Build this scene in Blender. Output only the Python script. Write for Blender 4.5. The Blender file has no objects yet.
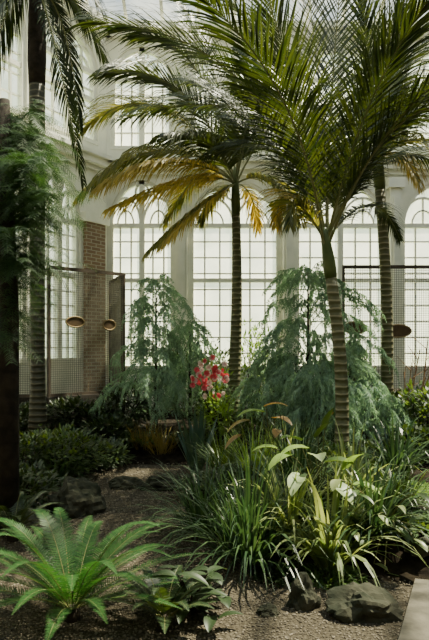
import bpy, math, random
from mathutils import Vector, noise
V=Vector
R=random.Random(7)
C=bpy.context.scene.collection
F=622.0; HY=345.0; CX=214.5; H=1.7
def P(px,py,Y): return V(((px-CX)/F*Y, Y, H+(HY-py)/F*Y))
# ---------------- materials
def newmat(name):
    m=bpy.data.materials.new(name); m.use_nodes=True
    nt=m.node_tree; nt.nodes.clear(); out=nt.nodes.new('ShaderNodeOutputMaterial')
    return m,nt,out
def rgb(c): return (c[0],c[1],c[2],1)
def leafmat(name,c1,c2,trans=0.35,rough=0.42,tcol=None,spec=0.5):
    m,nt,out=newmat(name); N=nt.nodes.new; L=nt.links.new
    g=N('ShaderNodeNewGeometry'); mx=N('ShaderNodeMix'); mx.data_type='RGBA'
    mx.inputs[6].default_value=rgb(c1); mx.inputs[7].default_value=rgb(c2)
    L(g.outputs['Random Per Island'],mx.inputs[0])
    p=N('ShaderNodeBsdfPrincipled'); p.inputs['Roughness'].default_value=rough
    p.inputs['Specular IOR Level'].default_value=spec
    L(mx.outputs[2],p.inputs['Base Color'])
    t=N('ShaderNodeBsdfTranslucent'); m2=N('ShaderNodeMix'); m2.data_type='RGBA'; m2.blend_type='MULTIPLY'
    m2.inputs[0].default_value=1; m2.inputs[7].default_value=rgb(tcol or (2.2,1.9,0.6))
    m2.clamp_result=False
    L(mx.outputs[2],m2.inputs[6]); L(m2.outputs[2],t.inputs['Color'])
    ms=N('ShaderNodeMixShader'); ms.inputs[0].default_value=trans
    L(p.outputs[0],ms.inputs[1]); L(t.outputs[0],ms.inputs[2]); L(ms.outputs[0],out.inputs[0])
    return m
def noisemat(name,c1,c2,scale=5,rough=0.8,bump=0.3,detail=6,spec=0.3,metal=0):
    m,nt,out=newmat(name); N=nt.nodes.new; L=nt.links.new
    tc=N('ShaderNodeTexCoord'); n=N('ShaderNodeTexNoise'); n.inputs['Scale'].default_value=scale; n.inputs['Detail'].default_value=detail
    L(tc.outputs['Object'],n.inputs['Vector'])
    cr=N('ShaderNodeValToRGB'); cr.color_ramp.elements[0].position=0.35; cr.color_ramp.elements[1].position=0.65
    cr.color_ramp.elements[0].color=rgb(c1); cr.color_ramp.elements[1].color=rgb(c2)
    L(n.outputs['Fac'],cr.inputs[0])
    p=N('ShaderNodeBsdfPrincipled'); p.inputs['Roughness'].default_value=rough; p.inputs['Metallic'].default_value=metal
    p.inputs['Specular IOR Level'].default_value=spec
    L(cr.outputs[0],p.inputs['Base Color'])
    if bump:
        b=N('ShaderNodeBump'); b.inputs['Strength'].default_value=bump; b.inputs['Distance'].default_value=0.03
        L(n.outputs['Fac'],b.inputs['Height']); L(b.outputs[0],p.inputs['Normal'])
    L(p.outputs[0],out.inputs[0]); return m
def trunkmat(name,c1,c2,ring,freq):
    m,nt,out=newmat(name); N=nt.nodes.new; L=nt.links.new
    tc=N('ShaderNodeTexCoord'); w=N('ShaderNodeTexWave'); w.bands_direction='Z'; w.inputs['Scale'].default_value=freq
    w.inputs['Distortion'].default_value=1.6; w.inputs['Detail'].default_value=2; w.inputs['Detail Scale'].default_value=1.5
    L(tc.outputs['Object'],w.inputs['Vector'])
    n=N('ShaderNodeTexNoise'); n.inputs['Scale'].default_value=9; L(tc.outputs['Object'],n.inputs['Vector'])
    mx=N('ShaderNodeMix'); mx.data_type='RGBA'; mx.inputs[6].default_value=rgb(c1); mx.inputs[7].default_value=rgb(c2); L(n.outputs['Fac'],mx.inputs[0])
    cr=N('ShaderNodeValToRGB'); cr.color_ramp.elements[0].position=0.8; cr.color_ramp.elements[1].position=0.97
    L(w.outputs['Fac'],cr.inputs[0])
    m3=N('ShaderNodeMix'); m3.data_type='RGBA'; L(cr.outputs[0],m3.inputs[0]); L(mx.outputs[2],m3.inputs[6]); m3.inputs[7].default_value=rgb(ring)
    p=N('ShaderNodeBsdfPrincipled'); p.inputs['Roughness'].default_value=0.6; L(m3.outputs[2],p.inputs['Base Color'])
    b=N('ShaderNodeBump'); b.inputs['Strength'].default_value=0.5; b.inputs['Distance'].default_value=0.02; L(w.outputs['Fac'],b.inputs['Height']); L(b.outputs[0],p.inputs['Normal'])
    L(p.outputs[0],out.inputs[0]); return m
def glassmat(name,tint,diff,fac,tint2=None):
    m,nt,out=newmat(name); N=nt.nodes.new; L=nt.links.new
    t=N('ShaderNodeBsdfTransparent'); t.inputs[0].default_value=rgb(tint)
    d=N('ShaderNodeBsdfTranslucent'); d.inputs[0].default_value=rgb(diff)
    tc=N('ShaderNodeTexCoord'); n=N('ShaderNodeTexNoise'); n.inputs['Scale'].default_value=1.3; n.inputs['Detail'].default_value=5
    L(tc.outputs['Object'],n.inputs['Vector'])
    if tint2:
        mx=N('ShaderNodeMix'); mx.data_type='RGBA'; mx.inputs[6].default_value=rgb(tint); mx.inputs[7].default_value=rgb(tint2)
        n2=N('ShaderNodeTexNoise'); n2.inputs['Scale'].default_value=2.2; n2.inputs['Detail'].default_value=3; L(tc.outputs['Object'],n2.inputs['Vector'])
        r2=N('ShaderNodeMapRange'); r2.inputs[1].default_value=.42; r2.inputs[2].default_value=.62; L(n2.outputs['Fac'],r2.inputs[0]); L(r2.outputs[0],mx.inputs[0]); L(mx.outputs[2],t.inputs[0])
    mr=N('ShaderNodeMapRange'); mr.inputs[1].default_value=0.3; mr.inputs[2].default_value=0.7; mr.inputs[3].default_value=max(0,fac-.2); mr.inputs[4].default_value=fac+.2
    L(n.outputs['Fac'],mr.inputs[0])
    ms=N('ShaderNodeMixShader'); L(mr.outputs[0],ms.inputs[0]); L(t.outputs[0],ms.inputs[1]); L(d.outputs[0],ms.inputs[2])
    L(ms.outputs[0],out.inputs[0]); return m
def brickmat():
    m,nt,out=newmat('old_brick'); N=nt.nodes.new; L=nt.links.new
    tc=N('ShaderNodeTexCoord'); mp=N('ShaderNodeMapping'); mp.inputs['Rotation'].default_value=(math.pi/2,0,0); L(tc.outputs['Object'],mp.inputs[0])
    b=N('ShaderNodeTexBrick'); b.inputs['Scale'].default_value=3.2; b.inputs['Mortar Size'].default_value=.03; b.inputs['Color1'].default_value=rgb((.16,.09,.05)); b.inputs['Color2'].default_value=rgb((.24,.15,.09)); b.inputs['Mortar'].default_value=rgb((.34,.30,.24))
    L(mp.outputs[0],b.inputs['Vector']); p=N('ShaderNodeBsdfPrincipled'); p.inputs['Roughness'].default_value=.9; L(b.outputs['Color'],p.inputs['Base Color']); L(p.outputs[0],out.inputs[0]); return m
M={}
M['palm']=leafmat('palm_leaf',(.010,.022,.007),(.040,.058,.015),.36,.38)
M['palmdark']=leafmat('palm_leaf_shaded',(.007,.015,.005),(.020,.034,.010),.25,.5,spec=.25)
M['palmgold']=leafmat('palm_leaf_golden',(.42,.32,.08),(.18,.17,.04),.5,tcol=(1.7,1.5,.6))
M['palmmix']=leafmat('palm_leaf_yellowing',(.04,.065,.015),(.20,.19,.05),.45,tcol=(2,1.8,.7))
M['rib']=noisemat('palm_midrib',(.10,.12,.04),(.18,.17,.06),8,.5,0)
M['trunk']=trunkmat('palm_bark',(.06,.07,.025),(.14,.125,.055),(.30,.27,.17),3.4)
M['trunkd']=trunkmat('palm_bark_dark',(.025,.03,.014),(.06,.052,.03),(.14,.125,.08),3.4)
M['shaft']=noisemat('crownshaft',(.055,.085,.025),(.12,.14,.045),4,.4,.1)
M['bark']=noisemat('dark_bark',(.014,.010,.007),(.04,.03,.02),9,.9,.8)
M['twig']=noisemat('twig',(.22,.12,.06),(.32,.2,.1),9,.8,.1)
M['fern']=leafmat('fern_leaf',(.018,.065,.016),(.045,.11,.026),.33,tcol=(1.4,1.7,.7),spec=.25)
M['blue']=leafmat('blue_conifer',(.15,.25,.18),(.30,.42,.31),.45,.6,tcol=(1.2,1.3,.85))
M['feather']=leafmat('feathery_leaf',(.022,.058,.018),(.055,.11,.034),.35,.6,tcol=(1.5,1.6,.8))
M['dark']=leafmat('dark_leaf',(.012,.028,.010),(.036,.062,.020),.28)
M['mid']=leafmat('mid_leaf',(.03,.07,.02),(.08,.13,.035),.35)
M['strap']=leafmat('strap_leaf',(.10,.16,.045),(.36,.40,.18),.38,.35,tcol=(1.5,1.5,.7))
M['strapd']=leafmat('strap_leaf_dark',(.022,.055,.024),(.07,.12,.045),.3,.35,tcol=(1.4,1.5,.8))
M['lime']=leafmat('lime_leaf',(.14,.25,.05),(.28,.40,.10),.4,tcol=(1.4,1.4,.7))
M['pale']=leafmat('pale_leaf',(.26,.36,.16),(.38,.46,.24),.35,tcol=(1.2,1.2,.8))
M['yellow']=leafmat('yellow_leaf',(.30,.22,.06),(.14,.12,.035),.35,tcol=(1.4,1.3,.6))
M['bronze']=leafmat('bronze_leaf',(.34,.14,.08),(.40,.30,.12),.35)
M['red']=leafmat('red_petal',(.72,.03,.06),(.80,.16,.2),.35,.6,tcol=(1.2,.8,.8))
M['pink']=leafmat('pink_petal',(.82,.45,.45),(.85,.76,.70),.35,.6,tcol=(1.1,1,1))
M['agave']=leafmat('agave_leaf',(.03,.07,.045),(.06,.11,.08),.15)
M['rock']=noisemat('garden_rock',(.014,.018,.009),(.060,.058,.038),6,.95,.9)
M['soil']=noisemat('soil',(.008,.006,.004),(.025,.019,.012),12,1,.8,spec=.1)
M['gravel']=noisemat('gravel_ground',(.036,.030,.021),(.10,.085,.06),45,1,.8,spec=.1)
M['pebble']=leafmat('pebbles',(.06,.05,.037),(.21,.18,.135),0,.9,spec=.2)
M['concrete']=noisemat('kerb_concrete',(.075,.068,.05),(.14,.125,.095),9,.9,.3)
M['white']=noisemat('white_paint',(.76,.76,.66),(.86,.85,.75),3,.55,.05)
M['wallp']=noisemat('wall_plaster',(.12,.11,.08),(.18,.17,.13),3,.8,.05)
M['wood']=noisemat('dark_frame',(.05,.038,.028),(.10,.075,.055),6,.6,.1)
M['lowwall']=noisemat('low_wall_stone',(.014,.012,.010),(.04,.034,.027),6,.9,.5)
M['wire']=noisemat('wire',(.16,.15,.12),(.25,.23,.18),6,.5,0,metal=.3)
M['brass']=noisemat('plaque_brass',(.24,.17,.08),(.34,.25,.12),6,.6,.05,metal=.2)
M['plaque']=noisemat('plaque_face',(.07,.045,.022),(.12,.075,.038),6,.6,.05)
M['glass']=glassmat('frosted_glass',(.90,.93,.84),(.84,.87,.79),.5,(.56,.66,.58))
M['roofglass']=glassmat('roof_glass',(.40,.43,.45),(.30,.32,.30),.15)
M['brick']=brickmat()
M['outground']=noisemat('outside_lawn',(.1,.14,.08),(.18,.2,.12),.6,1,0)
# ---------------- mesh builder
class MB:
    def __init__(s): s.v=[]; s.f=[]
    def strip(s,pts,ws,sides):
        b=len(s.v)
        for p,w,sd in zip(pts,ws,sides):
            s.v.append(p-sd*w*.5); s.v.append(p+sd*w*.5)
        for i in range(len(pts)-1):
            a=b+2*i; s.f.append((a,a+1,a+3,a+2))
    def tube(s,pts,rs,n=8,cap=True):
        b=len(s.v); m=len(pts)
        for i,p in enumerate(pts):
            t=(pts[min(i+1,m-1)]-pts[max(i-1,0)]).normalized()
            u=t.cross(V((0.3,1,0.05))).normalized(); w=t.cross(u)
            for k in range(n):
                a=2*math.pi*k/n; s.v.append(p+(u*math.cos(a)+w*math.sin(a))*rs[i])
        for i in range(m-1):
            for k in range(n):
                a=b+i*n+k; c=b+i*n+(k+1)%n; s.f.append((a,c,c+n,a+n))
        if cap:
            s.f.append(tuple(b+k for k in range(n))[::-1]); s.f.append(tuple(b+(m-1)*n+k for k in range(n)))
    def hexa(s,c):
        b=len(s.v); s.v+=c
        for f in ((0,3,2,1),(4,5,6,7),(0,1,5,4),(1,2,6,5),(2,3,7,6),(3,0,4,7)): s.f.append(tuple(b+i for i in f))
    def box(s,x0,x1,y0,y1,z0,z1):
        s.hexa([V(c) for c in ((x0,y0,z0),(x1,y0,z0),(x1,y1,z0),(x0,y1,z0),(x0,y0,z1),(x1,y0,z1),(x1,y1,z1),(x0,y1,z1))])
    def build(s,name,mat,parent=None,origin=None,smooth=False):
        o0=origin if origin is not None else V((0,0,0))
        me=bpy.data.meshes.new(name); me.from_pydata([tuple(v-o0) for v in s.v],[],s.f); me.materials.append(mat)
        if smooth: me.polygons.foreach_set('use_smooth',[True]*len(me.polygons))
        me.update(); o=bpy.data.objects.new(name,me); C.objects.link(o)
        if parent: o.parent=parent
        else: o.location=o0
        return o
def tag(o,label=None,cat=None,group=None,kind=None):
    if label:o['label']=label
    if cat:o['category']=cat
    if group:o['group']=group
    if kind:o['kind']=kind
    return o
def thing(name,label,cat,loc,group=None):
    o=bpy.data.objects.new(name,None); C.objects.link(o); o.location=loc; o.empty_display_size=.1
    return tag(o,label,cat,group)
def ss(a): a=max(0,min(1,a)); return a*a*(3-2*a)
MOUNDS=[(2.1,6.7,2.5,2.45,.24),(0.3,12.2,7.5,3.5,.32),(-4.2,10.2,2.7,3.2,.25)]
def hz(ms,x,y):
    z=0
    for cx,cy,rx,ry,h in ms:
        d=((x-cx)/rx)**2+((y-cy)/ry)**2
        if d<1: z=max(z,h*ss((1-d)*2.2))
    return z
def gz(x,y): return hz(MOUNDS,x,y)
def G(x,y): return V((x,y,gz(x,y)))
def GP(px,Y): return G((px-CX)/F*Y,Y)
LX=-2.42
# ---------------- setting
mb=MB(); mb.box(-6.45,9,-4,14,-.2,0); tag(mb.build('floor',M['gravel']),kind='structure')
mb=MB(); mb.box(-80,80,-60,120,-.5,-.22); tag(mb.build('ground',M['outground']),kind='structure')
for ms,(xa,xb,ya,yb),lab in (([MOUNDS[0]],(-.42,4.62,4.22,9.2),'dark soil of the right foreground planting bed'),(MOUNDS[1:],(-6.2,7.8,7.0,13.97),'dark soil along the back and left planting beds below the windows')):
    mb=MB(); n=80
    for a in range(n+1):
        for b in range(n+1):
            x=xa+(xb-xa)*a/n; y=ya+(yb-ya)*b/n; z=hz(ms,x,y)
            x=max(x,LX-.615*(14-y)+.1)
            z=z-.012+(noise.noise(V((x*2.5,y*2.5,1)))*.02 if z>.03 else 0)
            mb.v.append(V((x,y,z)))
    for a in range(n):
        for b in range(n):
            q=a*(n+1)+b; mb.f.append((q,q+n+1,q+n+2,q+1))
    tag(mb.build('soil_bed',M['soil'],smooth=True),lab,'soil',kind='stuff')
# walls
class WF:
    def __init__(s,o,d,n): s.o=V(o); s.d=V(d).normalized(); s.n=V(n).normalized()
    def W(s,a,z,q): return s.o+s.d*a+s.n*q+V((0,0,z))
    def box(s,mb,s0,s1,z0,z1,q0,q1):
        W=s.W; mb.hexa([W(s0,z0,q0),W(s1,z0,q0),W(s1,z0,q1),W(s0,z0,q1),W(s0,z1,q0),W(s1,z1,q0),W(s1,z1,q1),W(s0,z1,q1)])
    def bar(s,mb,a,b,w,q0,q1):
        dx,dz=b[0]-a[0],b[1]-a[1]; l=math.hypot(dx,dz)
        if l<1e-4: return
        nx,nz=-dz/l*w/2,dx/l*w/2; W=s.W
        mb.hexa([W(a[0]-nx,a[1]-nz,q0),W(b[0]-nx,b[1]-nz,q0),W(b[0]-nx,b[1]-nz,q1),W(a[0]-nx,a[1]-nz,q1),
                 W(a[0]+nx,a[1]+nz,q0),W(b[0]+nx,b[1]+nz,q0),W(b[0]+nx,b[1]+nz,q1),W(a[0]+nx,a[1]+nz,q1)])
    def arc(s,mb,c,rx,rz,a0,a1,w,q0,q1,n=14):
        pr=None
        for i in range(n+1):
            a=a0+(a1-a0)*i/n; p=(c[0]+rx*math.cos(a),c[1]+rz*math.sin(a))
            if pr: s.bar(mb,pr,p,w,q0,q1)
            pr=p
nwin=[0]
def bay(wf,mb,s0,s1,w0,w1,z0,sill,spring,apex,z1,cols,rows,T=.22):
    wf.box(mb,s0,w0,z0,z1,0,T); wf.box(mb,w1,s1,z0,z1,0,T); wf.box(mb,w0,w1,z0,sill,0,T)
    c=(w0+w1)/2; r=(w1-w0)/2; k=apex-spring
    A=lambda x: spring+k*math.sqrt(max(0,1-((x-c)/r)**2))
    n=20
    for i in range(n):
        a=c-r*math.cos(math.pi*i/n); b=c-r*math.cos(math.pi*(i+1)/n); W=wf.W
        mb.hexa([W(a,A(a),0),W(b,A(b),0),W(b,A(b),T),W(a,A(a),T),W(a,z1,0),W(b,z1,0),W(b,z1,T),W(a,z1,T)])
    nwin[0]+=1
    fr=MB(); q0,q1=.08,.16
    wf.box(fr,w0,w0+.09,sill,spring,q0-.04,q1+.02); wf.box(fr,w1-.09,w1,sill,spring,q0-.04,q1+.02); wf.box(fr,w0,w1,sill,sill+.08,q0-.1,q1+.02)
    wf.arc(fr,(c,spring),r-.045,k-.045,0,math.pi,.09,q0-.04,q1+.02,20)
    wf.box(fr,c-.06,c+.06,sill,A(c),q0-.04,q1+.01)
    wf.box(fr,w0,w1,spring-.05,spring+.05,q0-.02,q1+.01)
    zt=sill+(spring-sill)*.62; wf.box(fr,w0,w1,zt-.045,zt+.045,q0-.02,q1+.01)
    mu=MB()
    for i in range(1,cols):
        x=w0+(w1-w0)*i/cols
        if abs(x-c)<.05: continue
        wf.box(mu,x-.018,x+.018,sill,spring,q0,q1-.02)
    for j in range(1,rows):
        z=sill+(spring-sill)*j/rows
        wf.box(mu,w0,w1,z-.015,z+.015,q0+.005,q1-.025)
    for sg in (-1,1):
        wf.arc(mu,(c+sg*r/2,spring),r/2-.03,k*.62,0,math.pi,.05,q0,q1-.02)
        wf.arc(mu,(c+sg*r/2,spring),r/4,k*.34,0,math.pi,.035,q0,q1-.02,8)
        wf.bar(mu,(c+sg*r/2,spring),(c+sg*r/2,spring+k*.6),.035,q0,q1-.02)
    if k>.3: wf.arc(mu,(c,spring+k*.74),r*.2,k*.19,0,2*math.pi,.045,q0-.02,q1-.02,16)
    fo=tag(fr.build('window_%d'%nwin[0],M['white']),kind='structure'); mu.build('glazing_bars',M['white'],fo)
    g=MB(); n=20; W=wf.W
    for i in range(n):
        a=c-r*math.cos(math.pi*i/n); b=c-r*math.cos(math.pi*(i+1)/n)
        q=len(g.v); g.v+=[W(a,sill,.14),W(b,sill,.14),W(b,A(b),.14),W(a,A(a),.14)]; g.f.append((q,q+1,q+2,q+3))
    g.build('window_glass',M['glass'],fo)
WB=WF((0,14,0),(1,0,0),(0,1,0))
sx=lambda px:(px-CX)/F*14
mb=MB(); S0,SP,AP,Z1=1.15,4.40,5.42,5.6
pil=[sx(182)+i*2.386 for i in range(5)]
bays=[(LX,pil[0],LX+.04,pil[0]-.17)]+[(pil[i],pil[i+1],pil[i]+.17,pil[i+1]-.17) for i in range(3)]
for a,b,c,d in bays:
    bay(WB,mb,a,b,c,d,0,S0,SP,AP,Z1,6,9)
    bay(WB,mb,a,b,c+.04,d-.04,Z1,6.1,7.7,8.42,8.85,6,4)
WB.box(mb,pil[3],9,0,8.85,0,.22)
tag(mb.build('wall_back',M['white']),kind='structure')
dl=V((-.524,-.852,0)).normalized(); nl=V((dl.y,-dl.x,0))
if nl.x>0: nl=-nl
WL=WF((LX,14,0),dl,nl)
mb=MB()
for a,b,c,d in [(0,2.12,.84,1.95),(2.12,3.8,2.3,3.6),(3.8,5.7,3.95,5.5)]:
    bay(WL,mb,a,b,c,d,0,S0+.2,SP-.1,AP-.1,Z1,4,10)
    bay(WL,mb,a,b,c-.55 if a==0 else c,d,Z1,6.1,7.7,8.42,8.85,4,4)
WL.box(mb,5.7,7.7,0,8.85,0,.22)
tag(mb.build('wall_left_oblique',M['white']),kind='structure')
mb=MB(); mb.box(-6.8,-6.45,-4,7.5,0,8.85); tag(mb.build('wall_left',M['wallp']),kind='structure')
mb=MB(); mb.box(9,9.3,-4,14.3,0,8.85); tag(mb.build('wall_right',M['wallp']),kind='structure')
mb=MB(); mb.box(-6.8,9.3,-4.3,-4,0,8.85); tag(mb.build('wall_rear',M['wallp']),kind='structure')
nt_=[0]
def trim(mb,mat='white'):
    nt_[0]+=1; return tag(mb.build('trim_%d'%nt_[0],M[mat]),kind='structure')
for p in pil[:4]:
    mb=MB(); WB.box(mb,p-.12,p+.12,0,5.2,-.16,0); WB.box(mb,p-.06,p+.06,.4,5.0,-.22,-.16)
    WB.box(mb,p-.18,p+.18,5.2,5.42,-.24,0); WB.box(mb,p-.17,p+.17,0,.5,-.22,0)
    WB.box(mb,p-.10,p+.10,5.95,8.4,-.14,0); WB.box(mb,p-.15,p+.15,8.4,8.55,-.18,0); trim(mb)
mb=MB()
for wf,a,b in ((WB,LX,8.9),(WL,0,7.6)):
    wf.box(mb,a,b,5.52,5.62,-.10,0); wf.box(mb,a,b,5.62,5.76,-.22,0); wf.box(mb,a,b,5.76,5.84,-.32,0)
trim(mb)
mb=MB()
for wf,a,b in ((WB,LX,8.9),(WL,0,7.6)):
    wf.box(mb,a,b,8.6,8.72,-.15,0); wf.box(mb,a,b,8.72,8.86,-.28,0)
trim(mb)
mb=MB(); WL.box(mb,.16,.76,0,4.35,-.1,0); trim(mb,'brick')
mb=MB(); WL.box(mb,.08,.84,4.35,4.55,-.16,0); trim(mb)
# glazed roof
mb=MB(); gl=MB()
def roof(y0,z0,y1,z1):
    q=len(gl.v); gl.v+=[V((-6.8,y0,z0)),V((9.3,y0,z0)),V((9.3,y1,z1)),V((-6.8,y1,z1))]; gl.f.append((q,q+1,q+2,q+3))
    x=-6.8
    while x<9.31:
        mb.tube([V((x,y0,z0-.06)),V((x,y1,z1-.06))],[.05,.05],4); x+=.805
    for k in range(1,9):
        t=k/9; r=.04 if k%3 else .09
        mb.tube([V((-6.8,y0+(y1-y0)*t,z0+(z1-z0)*t-.08)),V((9.3,y0+(y1-y0)*t,z0+(z1-z0)*t-.08))],[r,r],4)
roof(14.3,8.85,5,13); roof(-4.3,8.85,5,13)
mb.tube([V((-6.8,5,12.95)),V((9.3,5,12.95))],[.14,.14],6)
ro=tag(mb.build('ceiling',M['white']),kind='structure'); gl.build('roof_glass',M['roofglass'],ro)
# ---------------- low walls + wire screens
def screen(a,b,z0,z1,label,wlabel,posts):
    a=V(a);b=V(b); d=(b-a).normalized(); L=(b-a).length; wf=WF(a,d,V((-d.y,d.x,0)))
    g0=max(gz(a.x,a.y),gz(b.x,b.y))
    w=MB(); wf.box(w,-.03,L+.03,g0-.01,z0,-.08,.08)
    tag(w.build('low_wall',M['lowwall']),wlabel,'low wall')
    t=thing('wire_screen',label,'screen',(a.x,a.y,z0)); o=V((a.x,a.y,z0))
    for za,zb in ((z1-.05,z1+.01),(z0,z0+.05)):
        f=MB(); wf.box(f,0,L,za,zb,-.025,.025); f.build('rail',M['wood'],t,o)
    for p in posts:
        f=MB(); p=p*L; wf.box(f,p-.02,p+.02,z0,z1,-.03,.03); f.build('post',M['wood'],t,o)
    g=MB(); r=.003; x=0
    while x<L: wf.box(g,x-r,x+r,z0,z1,-r,r); x+=.04
    z=z0
    while z<z1: wf.box(g,0,L,z-r,z+r,-r,r); z+=.04
    g.build('wire_mesh',M['wire'],t,o)
screen((-2.96,11,0),(-1.755,12.2,0),.78,3.1,'wide framed wire mesh screen on the left in front of the brick pillar','plain low dark wall under the wide left mesh screen',[.02,.98])
screen((-3.5,10.98,0),(-3.06,10.95,0),.78,3.1,'narrow wire mesh screen beside the left palm trunk','short low dark wall beside the left palm trunk',[.03,.97])
screen((-1.82,12.36,0),(-2.3,13.75,0),.78,3.1,'side wire mesh screen running back to the window wall corner','low dark wall running back to the window wall corner',[.02,.98])
screen((2.26,11,0),(4.4,11,0),.78,3.1,'framed wire mesh screen on the right behind the ringed palm trunk','plain low dark wall on the right under the mesh screen',[.01,.99])
for px,py,Y,w,h,rz,lab in ((75,322,11.35,.38,.19,.78,'oval brown plaque on left mesh screen, near its left post'),(109,325,11.88,.28,.19,.78,'small round gold plaque near right end of left mesh screen'),
                      (355,328,10.93,.40,.21,0,'oval brown plaque between two palm trunks on the right mesh screen'),(398,331,10.93,.46,.22,0,'wide oval gold-rimmed plaque right of the slim right palm')):
    c=P(px,py,Y); t=thing('oval_plaque',lab,'plaque',c,'oval plaques on the mesh screens'); t.rotation_euler=(0,0,rz)
    m1=MB(); n=24
    for q in (-.012,.02):
        for k in range(n): a=2*math.pi*k/n; m1.v.append(V((w/2*math.cos(a),q,h/2*math.sin(a))))
    m1.f.append(tuple(range(n))); m1.f.append(tuple(range(n,2*n))[::-1])
    for k in range(n): m1.f.append((k,k+n,(k+1)%n+n,(k+1)%n))
    m1.build('plaque_face',M['plaque'],t)
    m2=MB(); pts=[V((w/2*math.cos(2*math.pi*k/n),-.01,h/2*math.sin(2*math.pi*k/n))) for k in range(n+1)]
    m2.tube(pts,[.013]*(n+1),6,False); m2.build('rim',M['brass'],t)
# kerb + gravel
mb=MB(); a=V((.95,3.3,0)); b=V((1.42,4.4,0)); mb.hexa([a,a+V((.9,-.3,0)),b+V((.9,-.3,0)),b]+[p+V((0,0,.05)) for p in (a,a+V((.9,-.3,0)),b+V((.9,-.3,0)),b)])
tag(mb.build('stone_kerb',M['concrete']),'pale concrete path edge in the bottom right corner','kerb')
import bmesh
bm=bmesh.new(); bmesh.ops.create_icosphere(bm,subdivisions=1,radius=1); ic=[v.co.copy() for v in bm.verts]; icf=[tuple(v.index for v in f.verts) for f in bm.faces]; bm.free()
bm=bmesh.new(); bmesh.ops.create_icosphere(bm,subdivisions=4,radius=1); rc=[v.co.copy() for v in bm.verts]; rcf=[tuple(v.index for v in f.verts) for f in bm.faces]; bm.free()
mb=MB(); cnt=0
while cnt<17000:
    y=3.1+(R.random()**1.6)*6.2; x=R.uniform(-.36*y,.36*y)
    if gz(x,y)>.02: continue
    cnt+=1; s=R.uniform(.004,.009)*(1+.12*(y-3)); a=R.uniform(0,6.28); ca,sa=math.cos(a),math.sin(a); fx,fy,fz=R.uniform(.8,1.4),R.uniform(.7,1),R.uniform(.5,.8)
    b=len(mb.v)
    for v in ic:
        X,Y_,Z=v.x*fx*s,v.y*fy*s,v.z*fz*s
        mb.v.append(V((x+X*ca-Y_*sa,y+X*sa+Y_*ca,gz(x,y)+Z+s*.3)))
    mb.f+=[tuple(b+i for i in f) for f in icf]
tag(mb.build('gravel',M['pebble']),'brown grey gravel covering the curving garden path','gravel',kind='stuff')
def rock(px,py,w,h,lab,d=None):
    Y=H*F/(py-HY); Y=min(Y,12)
    p=GP(px,Y); W_=w/F*Y/2; H_=h/F*Y
    m=MB(); sd=R.uniform(0,99)
    for v in rc:
        q=v*(1+.5*noise.noise(v*1.3+V((sd,0,0)))+.28*abs(noise.noise(v*2.6+V((sd,3,0))))+.1*noise.noise(v*7+V((sd,3,0))))
        m.v.append(p+V((q.x*W_,q.y*W_*.8,max(q.z,-.3)*H_*.7+H_*.15)))
    m.f=list(rcf)
    tag(m.build('rock',M['rock'],origin=p,smooth=False),lab,'rock','rocks edging the planting beds')
rock(74,512,52,34,'large dark rock under the left ground plants')
rock(125,487,30,11,'low rock at the far left edge of the gravel')
rock(163,488,40,13,'flat brown rock at the far end of the gravel path, below the golden bromeliad')
rock(208,486,30,11,'small rock below the upright blue-green agave')
rock(303,606,28,30,'upright grey rock at the front of the right bed')
rock(362,614,60,28,'broad mossy rock at the front right beside the kerb')
rock(268,614,20,9,'small low rock at front left end of the right bed')
rock(421,572,26,16,'grey rock at the right edge below the lime foliage')
rock(20,522,34,15,'dark rock at the left edge near the dark trunk')
# ---------------- plants
UP=V((0,0,1))
def bez(p0,pm,p2):
    c=pm*2-(p0+p2)*.5
    return lambda t:(p0*((1-t)**2)+c*(2*t*(1-t))+p2*(t*t)), lambda t:((c-p0)*(2*(1-t))+(p2-c)*(2*t)).normalized()
def frond(root,org,p0,pm,p2,n,LL,wd,droop,mat,ribmat,ribr=.018,start=.12,lift=.15,name='frond',prof=None,seg=4,sub='midrib',ang=(30,38),jit=.1):
    f,ft=bez(p0,pm,p2); m=MB()
    for i in range(n):
        t=start+(1-start)*(i+.5)/n; p=f(t); tn=ft(t)
        side=tn.cross(UP)
        if side.length<.25: side=(side+V((.5,.3,0))*.5)
        side.normalize(); up=side.cross(tn).normalized()
        pr=prof(t) if prof else math.sin(math.pi*min(1,(.14+.8*(t-start)/(1-start))))**.6
        for sg in (-1,1):
            a=math.radians(ang[0]+ang[1]*t)+R.uniform(-jit,jit)
            d=(side*(sg*math.cos(a))+tn*math.sin(a)+up*(lift+R.uniform(-jit,jit))).normalized()
            L=LL*pr*R.uniform(.85,1.08); pts=[p]; q=p.copy(); ds=[d]
            for k in range(seg):
                q=q+d*(L/seg); pts.append(q); d=(d+V((R.uniform(-.04,.04),R.uniform(-.04,.04),-droop*(.4+k*.45)))).normalized(); ds.append(d)
            sides=[]
            for dd in ds:
                w=tn-dd*tn.dot(dd)
                if w.length<.1: w=up.copy()
                sides.append(w.normalized())
            ww=[.55,1,.85,.5,.05] if seg==4 else ([.8,1,.1] if seg==2 else [.7,1,.7,.05])
            m.strip(pts,[wd*x for x in ww],sides)
    o=m.build(name,M[mat],root,org)
    if sub:
        r=MB(); k=10; r.tube([f(j/k) for j in range(k+1)],[ribr*(1-.85*j/k) for j in range(k+1)],5)
        r.v=[v-org for v in r.v]; r.build(sub,M[ribmat],o)
    return o
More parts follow.
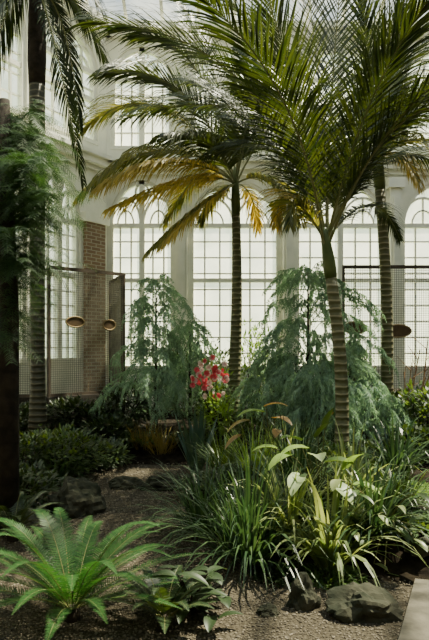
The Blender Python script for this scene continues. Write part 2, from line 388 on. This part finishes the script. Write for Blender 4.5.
def palm(label,base,top,r0,r1,shaftlen,fronds,tmat='trunk',LL=.6,wd=.03,n=46,bow=.06,smat='shaft',auto=(),fmat='palm'):
    root=thing('palm_tree',label,'palm tree',base); org=V(base)
    pts=[];rs=[];k=14
    for j in range(k+1):
        t=j/k; p=base.lerp(top,t); p=p+V((math.sin(math.pi*t)*bow,0,0)); pts.append(p); rs.append(r0+(r1-r0)*t+(.05*(1-t*6) if t<.16 else 0))
    m=MB(); m.tube(pts,rs,16); m.build('trunk',M[tmat],root,org,True)
    m=MB(); dv=(pts[-1]-pts[-2]).normalized(); c=[top+dv*shaftlen*j/6 for j in range(7)]
    m.tube(c,[r1*1.02,r1*1.15,r1*1.12,r1*1.0,r1*.85,r1*.7,r1*.4],14); m.build('crownshaft',M[smat],root,org,True)
    cr=c[4]
    for az,el,L,dr in auto:
        a=math.radians(az); e=math.radians(el); h=V((math.cos(a),math.sin(a),0)); d=h*math.cos(e)+UP*math.sin(e)
        fronds.append((cr+d*L*.52,cr+d*L*.95+h*L*.12+UP*(-dr*L),dict(droop=.3)))
    for fr in fronds:
        pm,p2=fr[0],fr[1]; o=dict(mat=fmat,droop=.16,LL=LL,wd=wd,n=n)
        if len(fr)>2:o.update(fr[2])
        frond(root,org,cr+V((R.uniform(-.04,.04),R.uniform(-.04,.04),0)),pm,p2,o['n'],o['LL'],o['wd'],o['droop'],o['mat'],'rib',.018,lift=o.get('lift',.1),start=o.get('start',.14),ang=o.get('ang',(34,36)))
    return root
Q=P
# main palm
b=GP(341,7.5); tp=P(331,278,7.4)
palm('tall palm in front right of centre with ringed trunk and largest crown',b,tp,.085,.068,.6,[
 (Q(300,110,7.2),Q(250,-55,6.6)),(Q(332,90,7.8),Q(350,-110,8.0)),(Q(364,110,7.2),Q(430,-60,6.8)),
 (Q(390,130,7.0),Q(485,50,6.2),dict(droop=.3,LL=.9)),(Q(240,80,7.3),Q(92,22,7.0),dict(droop=.3,LL=1.05)),
 (Q(258,118,8.0),Q(125,118,8.6),dict(droop=.38,LL=.9)),(Q(400,155,7.8),Q(490,200,8.2),dict(droop=.38,LL=.8)),
 (Q(320,90,8.4),Q(298,-70,9.5)),(Q(288,110,6.4),Q(195,-10,5.2),dict(droop=.25)),
 (Q(290,195,7.8),Q(276,226,8.2),dict(mat='palmgold',droop=.5,LL=.5,n=54)),
 (Q(299,205,7.2),Q(290,225,7.0),dict(mat='palmmix',droop=.5,LL=.48,n=48)),
 (Q(370,205,8.2),Q(400,240,9.0),dict(droop=.35,LL=.45)),
 (Q(265,45,7.6),Q(160,-35,7.6),dict(droop=.33,LL=1.0)),
 (Q(385,95,8.2),Q(465,10,8.6),dict(droop=.3)),
 (Q(405,120,7.0),Q(490,130,6.5),dict(droop=.38)),(Q(280,155,8.6),Q(210,155,9.4),dict(droop=.42,LL=.7)),
 (Q(268,140,8.4),Q(185,105,9.6),dict(droop=.38)),
 (Q(312,190,8.0),Q(318,218,8.9),dict(mat='palmmix',droop=.4,LL=.35,n=30))],LL=.90,wd=.0235,n=74,
 auto=[(80,55,3.2,.1),(110,70,3.2,.05),(-60,64,2.8,.08),(40,58,3.1,.1),(150,60,3.2,.1)])
# centre palm
b=GP(231,10.8); tp=P(236,215,10.6)
palm('slender palm at centre with golden drooping fronds left of its crown',b,tp,.12,.072,.8,[
 (Q(165,150,10.4),Q(84,192,10.0),dict(mat='palmmix',droop=.55,LL=1.0,n=120)),
 (Q(190,180,10.4),Q(112,208,10.2),dict(mat='palmgold',droop=.6,LL=.75,n=90)),
 (Q(202,205,10.4),Q(152,248,10.2),dict(mat='palmmix',droop=.5,LL=.8,n=90)),
 (Q(204,205,10.1),Q(165,242,9.8),dict(mat='palmgold',droop=.6,LL=.65,n=60)),
 (Q(172,162,9.9),Q(98,188,9.6),dict(mat='palmgold',droop=.7,LL=.7,n=80)),
 (Q(160,108,10.8),Q(88,124,11),dict(mat='palmmix',droop=.45,LL=1.0)),(Q(185,95,10.2),Q(108,72,9.6),dict(droop=.38,LL=1.05)),
 (Q(218,85,11),Q(185,10,11.5),dict(droop=.3,LL=1.0)),(Q(262,125,11),Q(315,125,11.5),dict(droop=.42,LL=.95)),
 (Q(200,75,10.6),Q(140,35,10.4),dict(droop=.35,LL=1.0)),(Q(245,90,11.2),Q(262,10,11.8),dict(droop=.3,LL=.95)),
 (Q(270,180,10.2),Q(298,216,9.9),dict(mat='palmmix',droop=.5,LL=.75)),
 (Q(200,175,11.4),Q(165,222,12),dict(mat='palmmix',droop=.5,LL=.7)),(Q(250,115,10),Q(275,60,9.2),dict(droop=.35,LL=.95)),
 (Q(190,122,11.2),Q(130,108,12),dict(droop=.42,LL=.95)),(Q(210,145,9.8),Q(165,135,9),dict(droop=.5,LL=.85)),
 (Q(215,195,10.9),Q(200,222,11.2),dict(mat='palmmix',droop=.5,LL=.55,n=50)),
 (Q(250,195,11.2),Q(258,230,11.5),dict(mat='palmgold',droop=.5,LL=.5,n=44))],LL=.8,wd=.028,n=84,bow=.05,auto=[(80,60,3.0,.12),(20,55,2.6,.2),(-60,60,2.3,.15)])
# right palm
b=GP(386,10); tp=P(380,190,9.9)
palm('slim palm near the right edge beside the bright white pilaster',b,tp,.10,.08,.7,[
 (Q(345,130,9.6),Q(308,165,9.2),dict(droop=.45)),(Q(360,100,10.2),Q(330,40,10.5)),(Q(390,80,10),Q(405,10,9.8)),
 (Q(412,110,9.8),Q(450,70,9.6)),(Q(415,140,9.5),Q(445,170,9.2),dict(mat='palmmix',droop=.45)),
 (Q(400,155,9.2),Q(418,184,8.9),dict(mat='palmgold',droop=.5,LL=.5)),(Q(352,160,10.4),Q(335,200,10.6),dict(mat='palmmix',droop=.5,LL=.45)),
 (Q(372,90,9.5),Q(362,0,9)),(Q(420,120,10.6),Q(455,130,11.5),dict(droop=.4)),(Q(405,100,9),Q(440,110,8.2),dict(droop=.35))],LL=.8,wd=.026,n=64,
 auto=[(30,45,2.6,.25),(60,60,2.6,.15),(-30,50,2.6,.2)])
# left palm
b=GP(38,9.3); tp=P(37,85,9.3)
palm('tall palm on the left with long straight trunk rising out of frame',b,tp,.105,.12,2.2,[
 (Q(58,-50,9.2),Q(100,10,9.0),dict(droop=.35)),(Q(66,-10,9.6),Q(106,60,9.9),dict(droop=.5,LL=.7)),
 (Q(10,-30,9.3),Q(-40,10,9.4),dict(droop=.35)),(Q(30,-80,9),Q(0,-130,8.8)),(Q(52,-80,9.2),Q(95,-120,9.2)),(Q(5,0,8.8),Q(-35,60,8.2),dict(droop=.4)),
 (Q(70,-40,10),Q(130,-30,10.6),dict(droop=.3)),(Q(12,0,9.6),Q(-15,90,9.9),dict(droop=.5)),
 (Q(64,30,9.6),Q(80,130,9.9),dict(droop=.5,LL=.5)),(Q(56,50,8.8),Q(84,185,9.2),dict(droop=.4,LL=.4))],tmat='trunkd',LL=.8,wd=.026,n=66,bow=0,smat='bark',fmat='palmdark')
# fern
def fern(label,loc,n,L,rise,mat='fern',ll=.17,wd=.022,k=40,az0=0,name='fern'):
    root=thing(name,label,'fern',loc)
    m=MB(); m.tube([loc-V((0,0,.03)),loc+V((0,0,.05)),loc+V((0,0,.09))],[.05,.05,.02],8); m.build('crown',M['bark'],root,loc,True)
    for i in range(n):
        a=az0+2.4*i; ring=i/n; d=V((math.cos(a),math.sin(a),0))
        l=L*(1-.35*ring)*R.uniform(.85,1.1); up=rise*(.6+1.1*ring)*R.uniform(.8,1.15)
        p0=loc+V((0,0,.07))+d*.02
        frond(root,loc,p0,p0+d*l*.5+V((0,0,up*.85)),p0+d*l+V((0,0,up*.95)),k,ll,wd,.04,mat,'rib',.004,start=.08,lift=.12,prof=lambda t:(min(1,(t+.05)*3.2)**.7)*(1-t**1.8*.95),seg=2,ang=(10,22),jit=.05)
fern('large bright green fern in the bottom left foreground',G(-.88,3.85),36,.90,.30,ll=.10,wd=.0095,k=62)
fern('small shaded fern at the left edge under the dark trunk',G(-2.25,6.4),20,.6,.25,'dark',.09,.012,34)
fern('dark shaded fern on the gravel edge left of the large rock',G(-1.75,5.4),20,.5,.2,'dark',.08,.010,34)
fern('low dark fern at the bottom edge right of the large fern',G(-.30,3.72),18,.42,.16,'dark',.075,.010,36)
def blade(m,p,d,L,w,droop,seg=6,ww=None):
    pts=[p];ds=[d];q=p
    for k in range(seg):
        q=q+d*(L/seg); d=(d+V((0,0,-droop*(.4+k*.3)))).normalized(); pts.append(q); ds.append(d)
    ww=ww or [.6,.9,1,.9,.7,.4,.03]
    s0=ds[0].cross(UP)
    if s0.length<.05: s0=V((1,0,0))
    s0.normalize()
    m.strip(pts,[w*x for x in ww],[s0]*len(pts))
def clump(name,label,cat,loc,n,L,w,mat,e0=40,e1=85,droop=.16,rad=.06,group=None):
    m=MB(); loc=V(loc)
    for i in range(n):
        a=R.uniform(0,2*math.pi); e=math.radians(R.uniform(e0,e1)); d=V((math.cos(a)*math.cos(e),math.sin(a)*math.cos(e),math.sin(e)))
        blade(m,loc+V((math.cos(a),math.sin(a),0))*R.uniform(0,rad),d,L*R.uniform(.55,1.15),w*R.uniform(.8,1.1),droop*R.uniform(.7,1.5))
    for v in m.v: v.z=max(v.z,gz(v.x,v.y)+.02+R.uniform(0,.01))
    return tag(m.build(name,M[mat],origin=loc),label,cat,group)
def bigleaf(m,p,d,L,W,droop=.1,heart=True,rows=8):
    s=d.cross(UP)
    if s.length<.05:s=V((1,0,0))
    s.normalize(); b=len(m.v); q=p
    for i in range(rows+1):
        t=i/rows
        w=(math.sin(math.pi*(t**.55 if heart else t**.8))**.8 if t<1 else 0)*W
        if heart and i==0:w=W*.35
        u=s.cross(d).normalized()
        for j in (-1,-.5,0,.5,1):
            m.v.append(q+s*(j*w*.5)+u*(abs(j)*w*.12)-(d*(abs(j)*L*.12) if (heart and i<2) else V((0,0,0))))
        q=q+d*(L/rows); d=(d+V((0,0,-droop))).normalized()
    for i in range(rows):
        for j in range(4):
            a=b+i*5+j; m.f.append((a,a+1,a+6,a+5))
def leafy(name,label,cat,loc,specs,mat,stemmat='rib',group=None,droop=.12,heart=True):
    root=thing(name,label,cat,loc,group); loc=V(loc)
    for tip,d,L,W in specs[:]:
        m=MB(); bigleaf(m,tip,V(d).normalized(),L,W,droop,heart); m.build('leaf',M[mat] if isinstance(mat,str) else M[R.choice(mat)],root,loc,True)
        s=MB(); mid=loc.lerp(tip,.5)+V((0,0,.08*(tip-loc).length)); f,_=bez(loc,mid,tip)
        s.tube([f(k/6) for k in range(7)],[.008-.0007*k for k in range(7)],5); s.build('stalk',M[stemmat],root,loc,True)
    return root
def shrub(name,label,cat,loc,rx,h,n,ls,mat,group=None,stems=6,lw=.4):
    root=thing(name,label,cat,loc,group); loc=V(loc)
    s=MB()
    for i in range(stems):
        a=2*math.pi*i/stems+R.uniform(-.3,.3); e=loc+V((math.cos(a)*rx*.55,math.sin(a)*rx*.55,h*.75)); s.tube([loc-V((0,0,.02)),loc.lerp(e,.5)+V((0,0,h*.1)),e],[.018,.012,.005],5)
    s.build('stem',M['bark'],root,loc)
    m=MB()
    for i in range(n):
        while 1:
            v=V((R.uniform(-1,1),R.uniform(-1,1),R.uniform(-1,1)))
            if .35<v.length<1: break
        bl=1+.55*noise.noise(v*2.3+loc)
        p=loc+V((v.x*rx*bl,v.y*rx*bl,h*.5+v.z*h*.5*bl))
        if p.z<loc.z+.01: p.z=loc.z+.02
        d=(V((v.x,v.y,v.z*.5+.2))+V((R.uniform(-.6,.6),R.uniform(-.6,.6),R.uniform(-.5,.4)))).normalized()
        blade(m,p,d,ls*R.uniform(.7,1.2),ls*lw,.2,3,[.3,1,.7,.05])
    m.build('foliage',M[mat],root,loc)
    return root
# weeping conifers: tiers of hanging tufts
def conifer(label,loc,h,rad,nb,cat='conifer',mat='blue',low=.2,sl=.45):
    root=thing('weeping_conifer',label,cat,loc,'weeping blue-green conifers'); loc=V(loc); top=loc+V((0,0,h))
    m=MB(); m.tube([loc-V((0,0,.03)),loc.lerp(top,.5),top],[.035,.025,.008],8); m.build('trunk',M['bark'],root,loc,True)
    for i in range(nb):
        f=min(1,max(low*.8,low+(1-low)*(i+.5)/nb+R.uniform(-.05,.05))); a=i*2.4+R.uniform(-.6,.6); l=rad*(1.0-.42*f-.3*max(0,f-.75)/.25)*R.uniform(.35,1.5)+.06; d=V((math.cos(a),math.sin(a),0))
        p0=loc.lerp(top,f); pm=p0+d*l*.5+V((0,0,.32*l+.06)); p2=p0+d*l+V((0,0,.02*l-.02))
        g,gt=bez(p0,pm,p2); m=MB(); k=6
        m.tube([g(j/k) for j in range(k+1)],[.007-.0008*j for j in range(k+1)],4)
        ns=int(9+l*20)
        for j in range(ns):
            t=.15+.85*((j+.5)/ns)**.6; p=g(t)+V((R.uniform(-.03,.03),R.uniform(-.03,.03),R.uniform(-.02,.02))); L=sl*R.uniform(.35,1.3)*(1.1-.35*f)
            q=p; dd=(d*.35+V((R.uniform(-.5,.5),R.uniform(-.5,.5),-.15))).normalized(); nn=int(L/.04)
            for u in range(nn):
                q2=q+dd*.04; dd=(dd+V((R.uniform(-.08,.08),R.uniform(-.08,.08),-.3))).normalized()
                sd=dd.cross(V((R.uniform(-1,1),R.uniform(-1,1),.1))).normalized()
                if q2.z<loc.z+.02: break
                for sg in (-1,1):
                    e=(sd*sg*.55+dd+V((0,0,-.2))).normalized(); w=e.cross(sd.cross(dd)).normalized()
                    m.strip([q,q+e*.06*(1.25-u/nn)],[.018,.005],[w,w])
                q=q2
        m.build('hanging_bough',M[mat],root,loc)
def toph(py,Y,px,loc): return P(px,py,Y).z-loc.z
l=GP(156,10.0); conifer('tall weeping blue-green conifer on the left beside the mesh screen',l,toph(284,10,156,l),.74,46,low=.12)
l=GP(190,10.7); conifer('paler weeping conifer just right of the tallest left one',l,toph(328,10.7,188,l),.55,30,low=.15)
l=GP(308,9.4); conifer('broad weeping conifer behind the foreground palm trunk',l,toph(272,9.4,303,l),.95,54,low=.15)
l=GP(274,9.9); conifer('weeping conifer right of the centre palm trunk',l,toph(355,9.9,270,l),.5,26,low=.15)
l=GP(320,8.2); conifer('low pale weeping conifer left of the ringed palm trunk',l,toph(372,8.2,320,l),.5,30,low=.2)
l=GP(366,8.5); conifer('small weeping conifer right of the ringed palm trunk',l,toph(386,8.5,364,l),.5,28,low=.2)
l=GP(350,10.2); conifer('weeping conifer between the two right palm trunks',l,toph(340,10.2,345,l),.55,30,low=.2)
# feathery tree at left edge
def feathery(label,base,top,boughs):
    root=thing('feathery_tree',label,'tree',base); base=V(base)
    m=MB(); m.tube([base-V((0,0,.03)),base.lerp(top,.5)+V((.03,0,0)),top],[.10,.085,.05],12); m.build('trunk',M['bark'],root,base,True)
    for (e,frac,nsp) in boughs:
        p0=base.lerp(top,frac); pm=p0.lerp(e,.5)+V((0,0,.18)); g,gt=bez(p0,pm,e); m=MB(); m.tube([g(j/6) for j in range(7)],[.012-.0015*j for j in range(7)],5)
        for i in range(nsp):
            t=.25+.75*i/nsp; p=g(t); a=R.uniform(0,6.28); L=R.uniform(.2,.5)
            d=V((math.cos(a),math.sin(a),R.uniform(-.3,.6))).normalized(); q=p
            for u in range(16):
                q2=q+d*(L/16); s=d.cross(UP).normalized(); d=(d+V((0,0,-.07))).normalized()
                for sg in (-1,1):
                    e2=(s*sg+d*.7+V((0,0,R.uniform(-.3,.2)))).normalized(); w=(d-e2*d.dot(e2)).normalized()
                    m.strip([q,q+e2*.03,q+e2*.065+V((0,0,-.01))],[.0035,.005,.001],[w,w,w])
                m.strip([q,q2],[.003,.003],[s,s]); q=q2
        m.build('bough',M['feather'],root,base)
    return root
Yf=5.6
bs=[]
for (px,py,dy,fr) in ((48,140,0,.8),(57,175,.3,.78),(45,215,-.3,.7),(58,228,.1,.68),(40,115,.3,.86),(25,165,-.5,.75),(35,255,.2,.6),(20,215,.5,.68),(46,270,-.1,.58),(15,270,-.4,.55),(10,140,.1,.8),(-15,190,.1,.7),(12,320,.1,.45),(58,200,-.4,.7),(38,190,0.1,.74),(5,240,-.6,.62),(22,290,.3,.5),(5,350,0,.42),(44,160,-.6,.76),(15,120,.3,.85),(30,235,.4,.66),(28,140,.5,.82)):
    bs.append((P(px,py,Yf+dy),fr,48))
feathery('dark trunked tree at the left edge with feathery green sprays',GP(8,Yf),P(4,100,Yf),bs)
# flowers
l=GP(212,10.0)
rt=shrub('flowering_shrub','shrub with bright red and pink blossoms left of the centre palm','flowering shrub',l,.38,toph(362,10,212,l),900,.09,'mid')
def petal_mesh(mat):
    m=MB()
    for k in range(8):
        a=k*.785; d=V((math.cos(a),-.35,math.sin(a))).normalized(); s=d.cross(V((0,-1,0))).normalized()
        m.strip([V((0,0,0)),d*.03,d*.058],[.014,.04,.02],[s]*3)
        m.strip([V((0,-.01,0)),(d+V((0,-.9,0))).normalized()*.03],[.01,.025],[s]*2)
    return m.build('blossom',M[mat],rt)
protos={}
for i in range(66):
    a=R.uniform(0,6.28); rr=math.sqrt(R.random()); px=211+20*rr*math.cos(a); py=378+21*rr*math.sin(a); c=P(px,py,10.0-.42+R.uniform(-.06,.06))
    mt='red' if R.random()<.58 else 'pink'
    if mt not in protos: protos[mt]=petal_mesh(mt); o=protos[mt]
    else:
        o=protos[mt].copy(); C.objects.link(o); o.parent=rt
    o.location=c-l; o.rotation_euler=(R.uniform(-.6,.4),R.uniform(0,3),R.uniform(-.7,.7)); s=R.uniform(.5,.95); o.scale=(s,s,s)
# background shrubs
def S(px,Y,pytop,rad,n,ls,mat,label,name='shrub',cat='shrub',lw=.4):
    l=GP(px,Y); return shrub(name,label,cat,l,rad,toph(pytop,Y,px,l),n,ls,mat,lw=lw)
S(255,11.9,326,.48,1400,.13,'lime','yellow-green shrub against the windows right of the centre palm trunk',lw=.25)
S(215,12.4,345,.55,1100,.11,'mid','green shrub under the central window behind the red blossoms')
S(176,12.6,345,.5,900,.12,'mid','green shrub behind the two left conifers')
S(300,12.4,350,.6,900,.12,'dark','dark shrub under the window behind the broad conifer')
S(218,9.6,396,.32,600,.10,'lime','low yellow-green bush below the red blossoms')
S(128,10.2,385,.45,1000,.12,'dark','dark shrub at the foot of the left mesh screen')
S(70,10.2,400,.45,1000,.12,'dark','dark shrub below the left brown plaque')
S(100,10.1,405,.4,900,.11,'dark','dark shrub in the middle below the left mesh screen')
S(345,12,350,.6,700,.14,'mid','shrub between the right screen and the broad conifer')
S(400,9.2,392,.55,1500,.12,'dark','dark leafy shrub at the foot of the right screen')
S(430,8.6,385,.5,1200,.11,'mid','tall leafy shrub cut by the right edge of the frame')
S(425,7.9,430,.45,1100,.10,'dark','dark leafy bush at the right edge below the tall shrub')
S(375,7.8,445,.42,1200,.10,'dark','low dark shrub right of the ringed palm base')
S(290,8.6,418,.45,1100,.09,'dark','low dark shrub behind the large philodendron')
S(250,9.4,420,.38,800,.08,'mid','low green shrub at the foot of the centre palm')
S(20,9.9,405,.55,1100,.12,'dark','dark shrub at left edge behind the left palm base')
S(110,9.4,418,.42,900,.10,'dark','low dark shrub in front of the left low wall')
S(140,9.4,436,.38,700,.08,'mid','small green shrub under the tall left conifer')
S(192,9.3,434,.35,800,.08,'dark','small dark shrub behind the gravel end')
S(60,8.0,428,.55,1700,.09,'mid','spreading leafy plant over the large left rock')
S(100,8.6,442,.42,1000,.09,'dark','dark leafy plant right of the left palm base')
S(20,7.6,435,.55,1300,.10,'dark','dark bush at the left edge beside the dark trunk')
S(405,6.2,495,.36,1500,.05,'lime','bright lime leafy herb at the right edge of the bed')
S(352,6.6,466,.38,900,.09,'dark','dark foliage mound behind the pale philodendron leaf')
S(415,5.1,538,.34,1100,.07,'mid','low green leafy plant beside the broad front rock')
S(20,6.5,470,.42,1000,.09,'dark','dark low plant beside the left edge fern')
S(250,6.2,472,.5,1500,.08,'dark','dark leafy mound under the wide grassy clump')
S(310,5.5,484,.5,1800,.08,'dark','dark leafy mound under the bright arching strap leaves')
S(375,5.5,492,.42,1400,.08,'dark','dark leafy mound behind the broad mossy rock')
S(315,7.2,446,.5,1300,.09,'mid','green leafy mound at the foot of the ringed palm')
S(215,6.9,478,.4,1000,.08,'dark','small dark mound at left end of the right bed')
S(332,4.55,572,.22,700,.05,'mid','small leafy plant trailing between the two front rocks')
S(282,4.6,575,.22,600,.05,'dark','dark trailing plant left of the upright front rock')
# clumps
def K(px,Y,n,L,w,mat,label,e0=40,e1=85,droop=.16,name='strap_leaf_plant',cat='plant',rad=.06):
    return clump(name,label,cat,GP(px,Y),n,L,w,mat,e0,e1,droop,rad)
K(162,9.1,130,.5,.013,'yellow','golden bromeliad clump at the far end of the gravel path',40,88,.14,'bromeliad','bromeliad',.2)
K(144,9.2,90,.45,.013,'yellow','smaller bronze bromeliad left of the golden clump',40,88,.14,'bromeliad','bromeliad',.16)
K(55,7.5,110,.5,.018,'strapd','grassy plant on the left rock under the palm',30,80,.22,'grass_clump','grass',.12)
K(250,4.9,300,.88,.021,'strapd','wide dark grassy clump spreading over the gravel edge',30,88,.28,'grass_clump','grass',.22)
K(205,5.6,190,.75,.019,'strapd','dark fine leaved clump furthest left in the right bed',25,85,.28,'grass_clump','grass',.18)
K(330,4.7,140,.76,.034,'strap','bright arching strap leaf plant at front of the right bed',40,88,.30,rad=.12)
K(290,5.1,100,.76,.028,'strap','bright strap leaf plant left of the front arching one',40,88,.28,rad=.12)
K(255,6.5,170,.7,.012,'lime','fine yellow-green grass tuft behind the dark clumps',50,88,.22,'grass_clump','grass',.15)
K(372,4.9,120,.66,.028,'strapd','dark strap leaf plant behind the broad front rock',35,88,.30,rad=.15)
K(352,5.5,90,.75,.028,'strap','bright strap leaf plant right of the ringed palm base',45,88,.26,rad=.12)
K(300,6.1,160,.85,.022,'strapd','dark strap leaf plant in the middle of the right bed',40,88,.24,rad=.15)
K(225,7.2,120,.65,.018,'mid','green grass tuft at the back left of the right bed',40,85,.22,'grass_clump','grass',.15)
K(395,7.0,120,.7,.03,'strapd','dark strap leaf plant right of the ringed trunk',40,88,.26,rad=.14)
K(285,6.9,90,.66,.018,'strap','pale strap leaf tuft behind the bed near the bronze leaves',50,88,.22,rad=.12)
K(398,5.5,90,.6,.02,'mid','green grass tuft at the right edge in front of the lime herb',35,85,.25,'grass_clump','grass',.12)
# agave
l=GP(197,8.1); root=thing('agave','upright blue-green agave left of the right bed, beyond the gravel','agave',l)
for i in range(22):
    a=i*2.4; e=math.radians(55+i*1.6); m=MB(); d=V((math.cos(a)*math.cos(e),math.sin(a)*math.cos(e),math.sin(e)))
    bigleaf(m,l+V((math.cos(a),math.sin(a),0))*.03,d,R.uniform(.6,1.0),.065,-.01,False); m.build('leaf',M['agave'],root,l,True)
def LS(lst):
    return [(P(px,py,Y),d,L,W) for px,py,Y,d,L,W in lst]
leafy('philodendron','pale broad leaved philodendron in front of the ringed palm trunk','philodendron',GP(320,5.7),LS([
 (328,462,5.0,(.75,-.3,.25),.24,.18),(347,468,5.0,(.35,-.4,.8),.22,.17),(305,448,5.1,(-.9,-.2,.1),.25,.15),(318,436,5.4,(.4,-.3,.8),.22,.14),
 (290,455,5.0,(-.8,-.4,-.1),.24,.14),(335,485,4.8,(.5,-.7,-.2),.22,.15),(300,475,4.8,(-.4,-.8,-.2),.24,.14),(275,448,5.3,(-.9,0,.2),.22,.13),(325,428,5.5,(.2,-.2,.9),.22,.12),(298,440,5.5,(-.6,-.4,.4),.22,.13),(355,485,4.9,(.8,-.4,.1),.22,.14),(315,455,4.9,(.1,-.9,.3),.2,.14)]),['pale','lime','mid','pale'])
leafy('caladium','bronze tinged leaves on tall stalks above the grassy clump','foliage plant',GP(272,6.6),LS([
 (262,412,6.3,(-.8,-.2,.2),.28,.15),(266,406,6.3,(.8,-.2,.35),.24,.12),(248,421,6.3,(-.9,-.2,-.1),.26,.14),(275,418,6.4,(.5,-.5,.1),.24,.13),(240,436,6.3,(-.8,-.3,-.3),.22,.12),(322,430,6.4,(.3,-.2,.9),.24,.11),(280,430,6.3,(-.3,-.8,.1),.22,.12)]),['bronze','yellow','lime','bronze'])
sp=[]
for i in range(34):
    px=R.uniform(160,222); py=R.uniform(568,632); Y=3.85+R.uniform(-.15,.3); a=R.uniform(0,6.28); p=P(px,py,Y)
    if p.z<.05: p.z=.05+R.uniform(0,.08)
    sp.append((p,(math.cos(a),math.sin(a),R.uniform(.1,.8)),R.uniform(.16,.24),R.uniform(.06,.09)))
leafy('broad_leaf_plant','broad glossy dark leaves right of the large foreground fern','foliage plant',GP(190,3.95),sp,'dark',stemmat='bark',heart=False)
sp=[]
for i in range(46):
    px=R.uniform(335,425); py=R.uniform(478,575); a=R.uniform(0,6.28); sp.append((px,py,4.7+R.uniform(-.2,.4),(math.cos(a),-abs(math.sin(a)),R.uniform(-.2,.4)),R.uniform(.12,.2),R.uniform(.045,.08)))
leafy('broad_leaf_plant','mid green broad leaved plant behind the broad mossy rock','foliage plant',GP(388,5.1),LS(sp),['mid','strap','mid'],heart=False)
# bare twiggy shrub on right
l=GP(408,9.6); root=thing('twiggy_shrub','bare orange-brown twiggy stems in front of the right mesh screen','shrub',l)
for e in ((420,350),(428,338),(412,362),(436,360),(404,372)):
    m=MB(); t=P(e[0],e[1],9.6+R.uniform(-.3,.3)); mid=l.lerp(t,.55)+V((R.uniform(-.08,.08),0,0)); m.tube([l,mid,t],[.018,.013,.006],6)
    for k in range(4):
        s=mid.lerp(t,k/4); m.tube([s,s+V((R.uniform(-.25,.25),R.uniform(-.1,.1),R.uniform(.1,.25)))],[.007,.003],4)
    m.build('stem',M['twig'],root,l)
# ---------------- light, world, camera
w=bpy.data.worlds.new('sky'); bpy.context.scene.world=w; w.use_nodes=True; nt=w.node_tree; nt.nodes.clear()
out=nt.nodes.new('ShaderNodeOutputWorld'); bg=nt.nodes.new('ShaderNodeBackground'); tc=nt.nodes.new('ShaderNodeTexCoord'); sp=nt.nodes.new('ShaderNodeSeparateXYZ'); cr=nt.nodes.new('ShaderNodeValToRGB')
nt.links.new(tc.outputs['Generated'],sp.inputs[0]); nt.links.new(sp.outputs['Z'],cr.inputs[0])
e=cr.color_ramp.elements; e[0].position=0; e[0].color=(.80,.84,.66,1); e[1].position=.75; e[1].color=(.42,.62,.82,1); x=e.new(.25); x.color=(1,.98,.84,1)
nt.links.new(cr.outputs[0],bg.inputs[0]); bg.inputs[1].default_value=2.6; nt.links.new(bg.outputs[0],out.inputs[0])
ld=bpy.data.lights.new('sun','SUN'); ld.energy=46; ld.angle=.012; ld.color=(1,.88,.62); lo=bpy.data.objects.new('sun',ld); C.objects.link(lo)
lo.rotation_euler=V((-.42,-.22,-.88)).to_track_quat('-Z','Y').to_euler()
cd=bpy.data.cameras.new('camera'); co=bpy.data.objects.new('camera',cd); C.objects.link(co); co.location=(0,0,H); co.rotation_euler=(math.pi/2,0,0)
cd.sensor_fit='VERTICAL'; cd.sensor_height=36; cd.lens=36*F/640; cd.shift_y=(HY-320)/640; cd.clip_end=300
bpy.context.scene.camera=co
